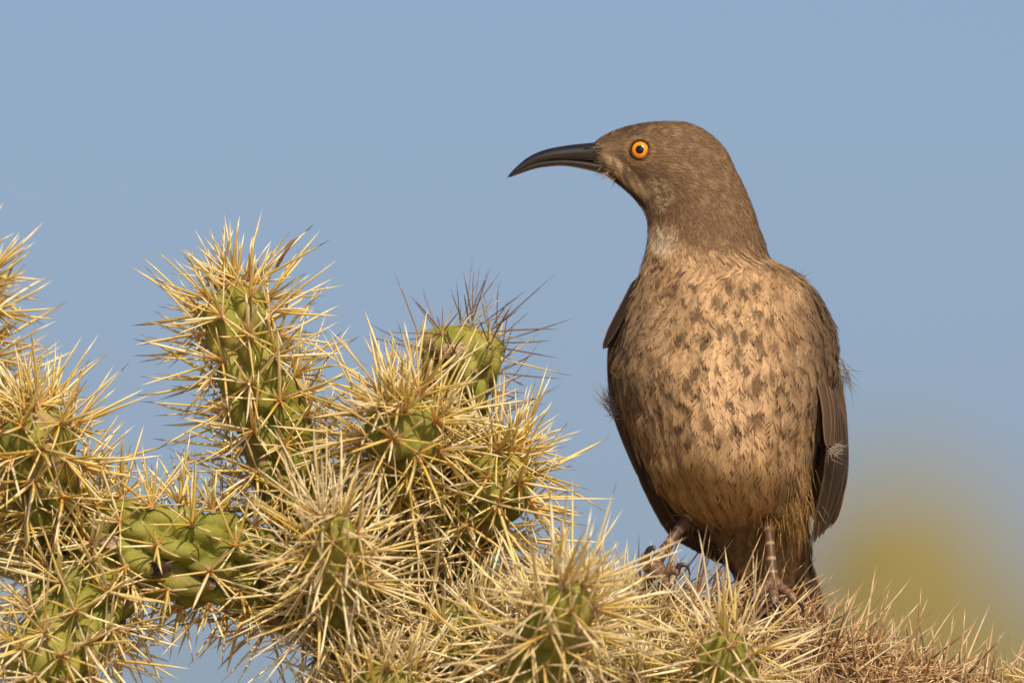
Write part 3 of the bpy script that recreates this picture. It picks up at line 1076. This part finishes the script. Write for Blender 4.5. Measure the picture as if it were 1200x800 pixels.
def loose_barbs(n, root, d, length, spread, col, w=0.45, curl=0.25, jit=3.0):
    """a tuft of fluffy loose barbs"""
    root = np.asarray(root, float)
    r = root + rng.normal(0, jit, (n, 3))
    dd = norm(np.asarray(d, float) + rng.normal(0, spread, (n, 3)))
    Ls = length * rng.uniform(0.5, 1.1, n)[:, None]
    cu = rng.normal(0, curl, (n, 3))
    p1 = r + dd * Ls * 0.5 + cu * Ls * 0.12
    p2 = r + dd * Ls + cu * Ls * 0.5
    side = norm(np.cross(dd, np.array([0, 0, 1.0]) + rng.normal(0, .3, (n, 3)))) * w
    V = np.stack([r - side, r + side, p1 - side * 0.7, p1 + side * 0.7, p2], 1)
    C = np.tile(np.asarray(col, float), (n, 5, 1)) * rng.uniform(0.7, 1.2, (n, 1, 1))
    return V, C


tufts = [loose_barbs(90, (706, 173, -14), (-0.9, 0.2, -0.25), 10, 0.25, (0.20, 0.135, 0.08), w=0.3, jit=3),
         loose_barbs(90, (709, 186, -15), (-0.9, 0.2, -0.25), 9, 0.3, (0.17, 0.115, 0.07), w=0.3, jit=4),
         loose_barbs(80, (716, 200, -12), (-0.7, 0.5, -0.2), 8, 0.35, (0.34, 0.24, 0.14), w=0.3, jit=4),
         loose_barbs(50, (938, 560, -14), (0.22, 0.96, -0.02), 28, 0.14, (0.24, 0.15, 0.065), w=0.3, jit=9),
         loose_barbs(90, (938, 588, 4), (0.16, 0.97, 0.05), 28, 0.16, (0.25, 0.15, 0.058), w=0.32, jit=9),
         loose_barbs(60, (722, 480, 30), (-0.55, -0.83, 0.1), 40, 0.16, (0.20, 0.18, 0.165)),
         loose_barbs(25, (724, 486, 25), (-0.75, -0.2, 0.1), 16, 0.4, (0.18, 0.15, 0.125)),
         loose_barbs(70, (980, 430, 35), (0.42, 0.85, 0.1), 36, 0.26, (0.15, 0.125, 0.105), jit=6),
         loose_barbs(42, (974, 530, -28), (0.75, -0.3, -0.35), 20, 0.4, (0.30, 0.26, 0.225), w=0.32),
         loose_barbs(34, (934, 328, 14), (0.6, -0.45, 0.2), 15, 0.35, (0.17, 0.125, 0.09), w=0.35, jit=4),
         loose_barbs(60, (806, 606, 52), (-0.2, 0.9, -0.1), 14, 0.4, (0.17, 0.10, 0.05), jit=6),
         loose_barbs(70, (900, 606, 28), (0.0, 0.9, -0.2), 18, 0.35, (0.16, 0.09, 0.04), jit=8),
         loose_barbs(13, (707, 200, -6), (-0.55, 0.75, -0.3), 16, 0.22, (0.03, 0.02, 0.018), w=0.24, jit=2.5),
         loose_barbs(8, (721, 210, -6), (-0.4, 0.85, -0.3), 12, 0.25, (0.05, 0.035, 0.03), w=0.22, jit=2.5),
         loose_barbs(220, (925, 600, 40), (0.08, 0.98, 0.0), 32, 0.18, (0.26, 0.16, 0.06), w=0.36, jit=13)]
PV = np.concatenate([PV] + [t[0] for t in tufts])
PC = np.concatenate([PC] + [t[1] for t in tufts])
pv = BP(PV[..., 0], PV[..., 1], PV[..., 2]).reshape(-1, 3)
off = (np.arange(len(PV)) * 5)[:, None]
plume_mesh = make_mesh("plumage", pv, [np.array([[0, 1, 3, 2]]) + off, np.array([[2, 3, 4]]) + off], M_PLUME, PC.reshape(-1, 3))
obj("plumage", plume_mesh, body, kind="stuff", label="soft buff and brown spotted body feathers")


# --- flight feathers: vanes with a shaft, a camber and a pale edge
def vane_material(name, dark, edge):
    m, nt, nodes, links, b = mat_new(name)
    a = nodes.new("ShaderNodeAttribute")
    a.attribute_name = "col"               # r: across 0..1, g: along 0..1, b: random
    sep = nodes.new("ShaderNodeSeparateColor")
    links.new(a.outputs["Color"], sep.inputs[0])
    e = ramp(nodes, links, sep.outputs[0], [(0.0, dark), (0.72, tuple(c * 1.15 for c in dark)), (0.93, edge), (1.0, tuple(c * 1.1 for c in edge))])
    comb = nodes.new("ShaderNodeCombineXYZ")
    mul = nodes.new("ShaderNodeMath")
    mul.operation = 'MULTIPLY_ADD'
    links.new(sep.outputs[1], mul.inputs[0])
    mul.inputs[1].default_value = 70.0
    links.new(sep.outputs[0], mul.inputs[2])
    links.new(mul.outputs[0], comb.inputs[0])
    links.new(sep.outputs[2], comb.inputs[1])
    f = noise(nodes, links, 2.2, 4, comb.outputs[0])
    g = ramp(nodes, links, f, [(0.3, (0.7, 0.7, 0.7)), (0.7, (1.15, 1.15, 1.15))])
    links.new(mix_rgb(nodes, links, e, g, 1.0, 'MULTIPLY'), b.inputs["Base Color"])
    b.inputs["Roughness"].default_value = 0.6
    b.inputs["Specular IOR Level"].default_value = 0.25
    bump(nodes, links, f, b, 0.3, 0.0003)
    return m


M_VANE = vane_material("brown flight feather", (0.030, 0.019, 0.012), (0.125, 0.080, 0.048))
M_COVERT = vane_material("brown wing covert", (0.065, 0.042, 0.027), (0.20, 0.132, 0.082))
M_TAIL = vane_material("dark tail feather", (0.045, 0.030, 0.022), (0.27, 0.20, 0.145))


def vane(name, pts, width, facing, mat, parent, tip=0.22, camber=0.12):
    """a single feather along pts (bird pixel space), facing = outward direction"""
    n, m = 26, 9
    c = spline(pts, n)
    t = norm(np.gradient(c, axis=0))
    fc = np.asarray(facing, float)
    b = norm(np.cross(t, fc))
    nn = np.cross(b, t)
    s = np.linspace(0, 1, n)
    w = width * np.clip(s / 0.10, 0.25, 1)**0.6 * np.sqrt(np.clip(1 - np.clip((s - (1 - tip)) / tip, 0, 1)**2, 0.004, 1))
    v = np.linspace(-1, 1, m)
    ragged = 1 + 0.07 * (rng.random((n, 1)) - 0.5)
    off = v[None, :, None] * (w[:, None] * ragged)[..., None] * b[:, None] * np.where(v < 0, 0.8, 1.2)[None, :, None]
    hgt = (1 - v**2)[None, :] * w[:, None] * camber + np.where(np.abs(v) < 0.05, 0.7, 0)[None, :] * (1 - s[:, None])
    V = c[:, None] + off + hgt[..., None] * nn[:, None]
    back = V - nn[:, None] * 0.5
    allv = np.vstack([V.reshape(-1, 3), back.reshape(-1, 3)])
    f = grid_faces(n, m, False)
    k = n * m
    rim = list(range(m)) + [i * m + m - 1 for i in range(1, n)] + [(n - 1) * m + q for q in range(m - 2, -1, -1)] + [i * m for i in range(n - 2, 0, -1)]
    rim = np.array(rim)
    rn = np.roll(rim, -1)
    fr = np.stack([rim, rn, rn + k, rim + k], -1)
    col = np.stack([np.tile(np.abs(v), n), np.repeat(s, m), np.full(n * m, rng.random() * 9)], -1)
    me = make_mesh(name, BP(allv[:, 0], allv[:, 1], allv[:, 2]), [f, f[:, ::-1] + k, fr], mat, np.vstack([col, col]))
    return obj(name, me, parent)


def shell(name, pts, radii, flat, mat, parent, col=(0.09, 0.06, 0.04)):
    c = spline(pts, 30)
    rr = np.interp(np.linspace(0, 1, 30), np.linspace(0, 1, len(radii)), radii)
    v, f = tube(c, rr, 20, flat)
    me = make_mesh(name, BP(v[:, 0], v[:, 1], v[:, 2]), f, mat, np.tile(np.array([col]), (len(v), 1)))
    return obj(name, me, parent)


# wing on the sunlit flank: shell under coverts and long primaries
wing = shell("wing", [(925, 335, 40), (950, 400, 40), (962, 480, 45), (968, 550, 52), (960, 606, 62)], [10, 27, 31, 27, 7], 0.55, M_SKIN, bird)
for i in range(13):
    a = i / 12.0
    jx = rng.uniform(-1.5, 1.5)
    root = (944 + 14 * a, 400 + 40 * a, -6 + 60 * a)
    mid1 = (971 + 13 * math.sin(a * 2.3) + jx, 472 + 12 * a, -14 + 80 * a)
    mid2 = (972 + 20 * math.sin(a * 2.1) + jx, 546 + 8 * a, -2 + 72 * a)
    tipp = (955 + 30 * a * (1.15 - 0.35 * a), 632 - 26 * a + rng.uniform(-4, 4), 30 + 44 * a)
    vane("flight_feather", [root, mid1, mid2, tipp], rng.uniform(7, 9), (0.75, -0.1, -0.75 + 1.0 * a), M_VANE, wing, tip=0.14)
for row, (y0, ln, nrow) in enumerate(((446, 74, 9),)):
    for i in range(nrow):
        a = i / (nrow - 1)
        base = (960 + 14 * math.sin(a * 2.4), y0 - 8 + 12 * a, -26 + 84 * a)
        tip_ = (966 + 19 * math.sin(0.2 + a * 2.3), y0 + ln + rng.uniform(-14, 14), -22 + 86 * a)
        md = ((base[0] + tip_[0]) / 2 + 4, (base[1] + tip_[1]) / 2, (base[2] + tip_[2]) / 2 - 3)
        vane("covert", [base, md, tip_], 7.5, (0.8, -0.1, -0.8 + 1.2 * a), M_COVERT, wing, tip=0.4)

# wing on the shaded flank, drooping behind the body
wing2 = shell("wing", [(752, 335, 62), (735, 400, 70), (742, 470, 76), (765, 540, 82), (785, 590, 86)], [10, 22, 26, 22, 8], 0.6, M_SKIN, bird)
for i in range(5):
    a = i / 4.0
    vane("covert", [(750 - 1 * a, 322 + 10 * a, 44 + 10 * i), (730 + 4 * a, 362 + 5 * a, 40 + 10 * i), (707 + 8 * a, 406 - 5 * a, 42 + 10 * i)], 9, (-0.75, -0.2, -0.6), M_VANE, wing2, tip=0.4)
for i in range(8):
    a = i / 7.0
    vane("flight_feather", [(734 + 12 * a, 452 + 10 * a, 60 + 24 * a), (748 + 14 * a, 526 + 6 * a, 66 + 26 * a), (776 + 22 * a, 592 + 4 * a, 74 + 26 * a), (803 + 46 * a, 631 + 24 * a, 82 + 24 * a)],
         10, (-0.55, 0.25, -0.8), M_VANE, wing2, tip=0.14)

# tail: long feathers hanging down behind the perch
tail = shell("tail", [(905, 640, 105), (915, 690, 120), (922, 730, 136)], [30, 26, 12], 0.5, M_SKIN, bird, (0.05, 0.034, 0.024))
for i in range(10):
    a = i / 9.0 - 0.5
    vane("tail_feather", [(912 + 40 * a, 622, 108 + 6 * abs(a)), (922 + 74 * a, 700, 132 + 8 * abs(a)), (934 + 84 * a, 800, 178 + 10 * abs(a)), (944 + 100 * a, 880 - 40 * abs(a), 222)],
         12.5, (0.25 * a, -0.2, -1), M_TAIL, tail, tip=0.08)

# --- bill
def mandible(name, upper, lower, halfd, mat, parent, power=1.0):
    n, seg = 60, 20
    u = np.linspace(0, 1, n)
    top, bot = spline(upper, n), spline(lower, n)
    hd = np.interp(u, np.linspace(0, 1, len(halfd)), halfd)
    a = np.linspace(0, 2 * math.pi, seg, endpoint=False)
    c, h = (top + bot) / 2, (top - bot) / 2
    v = np.zeros((n, seg, 3))
    v[..., 0] = c[:, None, 0] + h[:, None, 0] * np.cos(a)
    v[..., 1] = c[:, None, 1] + h[:, None, 1] * np.cos(a)
    v[..., 2] = hd[:, None] * np.sign(np.sin(a)) * np.abs(np.sin(a))**power
    v = v.reshape(-1, 3)
    e0, e1 = np.append(c[0], 0), np.append(c[-1], 0)
    v = np.vstack([v, e0, e1])
    j = np.arange(seg)
    cap = np.vstack([np.stack([np.full(seg, n * seg), (j + 1) % seg, j], -1), np.stack([np.full(seg, n * seg + 1), (n - 1) * seg + j, (n - 1) * seg + (j + 1) % seg], -1)])
    return obj(name, make_mesh(name, BP(v[:, 0], v[:, 1], v[:, 2]), [grid_faces(n, seg), cap], mat), parent)


def bill_material():
    m, nt, nodes, links, b = mat_new("horn bill")
    v = obj_coord(nodes)
    mp = nodes.new("ShaderNodeMapping")
    mp.inputs["Scale"].default_value = (60, 500, 420)
    links.new(v, mp.inputs[0])
    f = noise(nodes, links, 1.0, 5, mp.outputs[0])
    links.new(ramp(nodes, links, f, [(0.3, (0.007, 0.006, 0.006)), (0.62, (0.018, 0.015, 0.014)), (0.85, (0.07, 0.055, 0.046))]), b.inputs["Base Color"])
    b.inputs["Roughness"].default_value = 0.23
    b.inputs["Specular IOR Level"].default_value = 0.9
    bump(nodes, links, f, b, 0.35, 0.0004)
    return m


M_BILL = bill_material()
bill = mandible("bill", [(716, 163), (694, 166.5), (666, 169.5), (640, 174.5), (620, 183), (603, 197), (593.5, 208)],
                [(716, 193), (694, 190.5), (664, 188.5), (640, 189.8), (622, 194), (606, 201.5), (593, 208.6)], [21, 15.5, 11.5, 8.5, 6, 3.2, 0.5], M_BILL, bird, 1.15)
mandible("lower_mandible", [(726, 196), (704, 189.5), (666, 185.5), (641, 186.5), (624, 190), (608, 198.5), (597, 205.8)],
         [(732, 214), (704, 203), (666, 194.6), (640, 195.2), (624, 198.2), (610, 202.8), (597, 207.6)], [20, 14, 9.2, 6.4, 4.4, 2.4, 0.4], M_BILL, bill, 1.1)
# nostril slit in the upper mandible
nv_, nf_ = tube(spline([(684, 174.6, -12.2), (688, 173.4, -13.0), (692, 173.6, -13.6)], 10), np.array([0.6, 1.2, 1.6, 1.8, 1.9, 1.9, 1.8, 1.6, 1.2, 0.5]), 8)
obj("nostril", make_mesh("nostril", BP(nv_[:, 0], nv_[:, 1], nv_[:, 2]), nf_, M_HOLLOW), bill)


# --- eyes
def plain(name, c, rough, spec=0.5, coat=0.0):
    m, nt, nodes, links, b = mat_new(name)
    f = noise(nodes, links, 1800, 4, obj_coord(nodes))
    g = ramp(nodes, links, f, [(0.3, tuple(x * 0.82 for x in c)), (0.7, tuple(min(1, x * 1.12) for x in c))])
    links.new(g, b.inputs["Base Color"])
    b.inputs["Roughness"].default_value = rough
    b.inputs["Specular IOR Level"].default_value = spec
    b.inputs["Coat Weight"].default_value = coat
    b.inputs["Coat Roughness"].default_value = 0.07
    return m


M_IRIS = plain("orange iris", (0.88, 0.25, 0.003), 0.4, 0.1, 1.0)
M_PUPIL = plain("black pupil", (0.002, 0.002, 0.002), 0.3, 0.0, 1.0)
M_LID = plain("dark eyelid skin", (0.030, 0.018, 0.011), 0.7, 0.15)


def cap_mesh(name, c, axis, R, r0, r1, mat, parent, n=40, m=10, lift=0.0):
    """band of a ball between polar radii r0..r1 (pixels, measured across the axis)"""
    axis = norm(np.asarray(axis, float))
    e1 = norm(np.cross(axis, [0, 1.0, 0.2]))
    e2 = np.cross(axis, e1)
    vs = []
    for i in range(m + 1):
        rr = r0 + (r1 - r0) * i / m
        h = math.sqrt(max(R * R - rr * rr, 0)) + lift
        for k in range(n):
            a = k / n * 2 * math.pi
            vs.append(np.asarray(c) + axis * h + (e1 * math.cos(a) + e2 * math.sin(a)) * max(rr, 0.01))
    vs = np.array(vs)
    return obj(name, make_mesh(name, BP(vs[:, 0], vs[:, 1], vs[:, 2]), [grid_faces(m + 1, n)], mat), parent)


def eye_at(sgn):
    i = int(np.argmin(np.abs(tops - EYE[1])))
    # head surface depth at the eye
    half = TH[(np.sin(TH) * sgn) > 0]
    xs = BX[i][(np.sin(TH) * sgn) > 0]
    ds = BD[i][(np.sin(TH) * sgn) > 0]
    d = float(np.interp(EYE[0], np.sort(xs), ds[np.argsort(xs)]))
    R = 13.5
    axis = np.array([-0.16, -0.04, sgn * 1.0])
    c = np.array([EYE[0] + 1.5, EYE[1], d - sgn * 8.5])
    root = cap_mesh("eye", c, axis, R, 8.4, 12.2, M_LID, bird)
    cap_mesh("iris", c, axis, R, 4.7, 10.2, M_IRIS, root, lift=0.25)
    cap_mesh("pupil", c, axis, R, 0.0, 5.0, M_PUPIL, root, lift=0.45)
    # eyelid rim
    k = 40
    ax = norm(axis)
    e1 = norm(np.cross(ax, [0, 1.0, 0.2]))
    e2 = np.cross(ax, e1)
    ring = np.array([c + ax * (math.sqrt(R * R - 100) + 0.4) + (e1 * math.cos(a) + e2 * math.sin(a)) * 10.9 for a in np.linspace(0, 2 * math.pi, k + 1)])
    v, f = tube(ring, np.full(k + 1, 1.35), 8)
    obj("eyelid", make_mesh("eyelid", BP(v[:, 0], v[:, 1], v[:, 2]), f, M_LID), root)


eye_at(-1)
eye_at(1)


# --- legs and feet
LEG_DARK = np.array([0.088, 0.044, 0.021])
LEG_PALE = np.array([0.46, 0.32, 0.21])
FOOT = np.array([0.135, 0.078, 0.048])
M_CLAW = plain("dark claw", (0.022, 0.018, 0.018), 0.3)


def scute_tube(name, pts, radii, bands, dark, parent, seg=16, n=70, pale=LEG_PALE, taper_tip=True):
    c = spline(pts, n)
    u = np.linspace(0, 1, n)
    rr = np.interp(u, np.linspace(0, 1, len(radii)), radii)
    ph = (u * bands) % 1.0
    ridge = np.exp(-((np.minimum(ph, 1 - ph)) / 0.085)**2)
    rr = rr * (1 + 0.075 * (1 - np.abs(2 * ph - 1)) - 0.02)
    v, f = tube(c, rr, seg)
    col = dark[None] * (1 - ridge[:, None] * 0.85) + pale[None] * ridge[:, None] * 0.85
    col = np.repeat(col, seg, 0)
    col = np.vstack([col, col[:1], col[-1:]])
    col = col * (0.8 + 0.4 * value_noise(v * 0.5, 3)[:, None])
    return obj(name, make_mesh(name, BP(v[:, 0], v[:, 1], v[:, 2]), f, M_LEG, col), parent)


def claw(pts, r, parent):
    c = spline(pts, 18)
    v, f = tube(c, r * (1 - np.linspace(0, 1, 18)**1.5 * 0.93), 10, 0.75)
    return obj("claw", make_mesh("claw", BP(v[:, 0], v[:, 1], v[:, 2]), f, M_CLAW), parent)


def toe(pts, radii, clawpts, leg, bands=5):
    t = scute_tube("toe", pts, radii, bands, FOOT, leg, 12, 40, np.array([0.30, 0.20, 0.13]))
    claw(clawpts, radii[-1] * 0.85, leg)


leg = scute_tube("leg", [(822, 578, 62), (808, 601, 50), (790, 627, 36), (773, 652, 22), (767, 664, 16)], [9, 6.6, 6.3, 6.9, 8.4], 7.0, LEG_DARK, bird)
toe([(768, 660, 16), (760, 666, 6), (755, 660, -6), (757, 650, -12)], [7.2, 5.7, 5.2, 5.1], [(757, 652, -12), (761, 644, -15), (766, 643, -17), (766, 652, -19)], leg)
toe([(770, 662, 16), (779, 670, 8), (788, 668, 2), (795, 671, -2)], [7.2, 5.7, 5.4, 4.4], [(793, 668, -2), (798, 662, -3), (805, 664, -4), (809, 675, -4)], leg)
toe([(768, 664, 16), (774, 676, 4), (780, 684, -8), (784, 692, -14)], [7.2, 5.6, 5.1, 4.3], [(784, 690, -14), (787, 694, -18), (789, 702, -18), (788, 708, -16)], leg)
toe([(768, 664, 18), (762, 676, 30), (757, 684, 42), (755, 692, 50)], [7.2, 5.7, 5.2, 4.4], [(755, 690, 50), (752, 696, 56), (752, 704, 58), (755, 710, 56)], leg)

leg2 = scute_tube("leg", [(899, 585, 48), (901, 612, 34), (903, 640, 26), (905, 668, 20), (906, 684, 16)], [9, 6.0, 5.6, 6.2, 7.6], 6.5, LEG_DARK, bird)
toe([(905, 680, 16), (896, 690, 4), (886, 697, -8), (880, 706, -14)], [7.2, 5.9, 5.4, 4.4], [(880, 704, -14), (875, 706, -18), (872, 713, -18), (873, 721, -16)], leg2)
toe([(906, 682, 16), (906, 692, 0), (907, 700, -14), (908, 710, -20)], [7.2, 5.9, 5.4, 4.4], [(908, 708, -20), (909, 713, -24), (909, 721, -23), (908, 727, -20)], leg2)
toe([(907, 680, 16), (917, 690, 6), (926, 697, -4), (932, 706, -8)], [7.2, 5.7, 5.2, 4.4], [(932, 704, -8), (937, 707, -11), (940, 714, -11), (939, 722, -9)], leg2)
toe([(906, 682, 18), (910, 694, 32), (912, 702, 44), (913, 710, 52)], [7.2, 5.7, 5.2, 4.4], [(913, 708, 52), (914, 714, 57), (914, 722, 58), (913, 728, 56)], leg2)
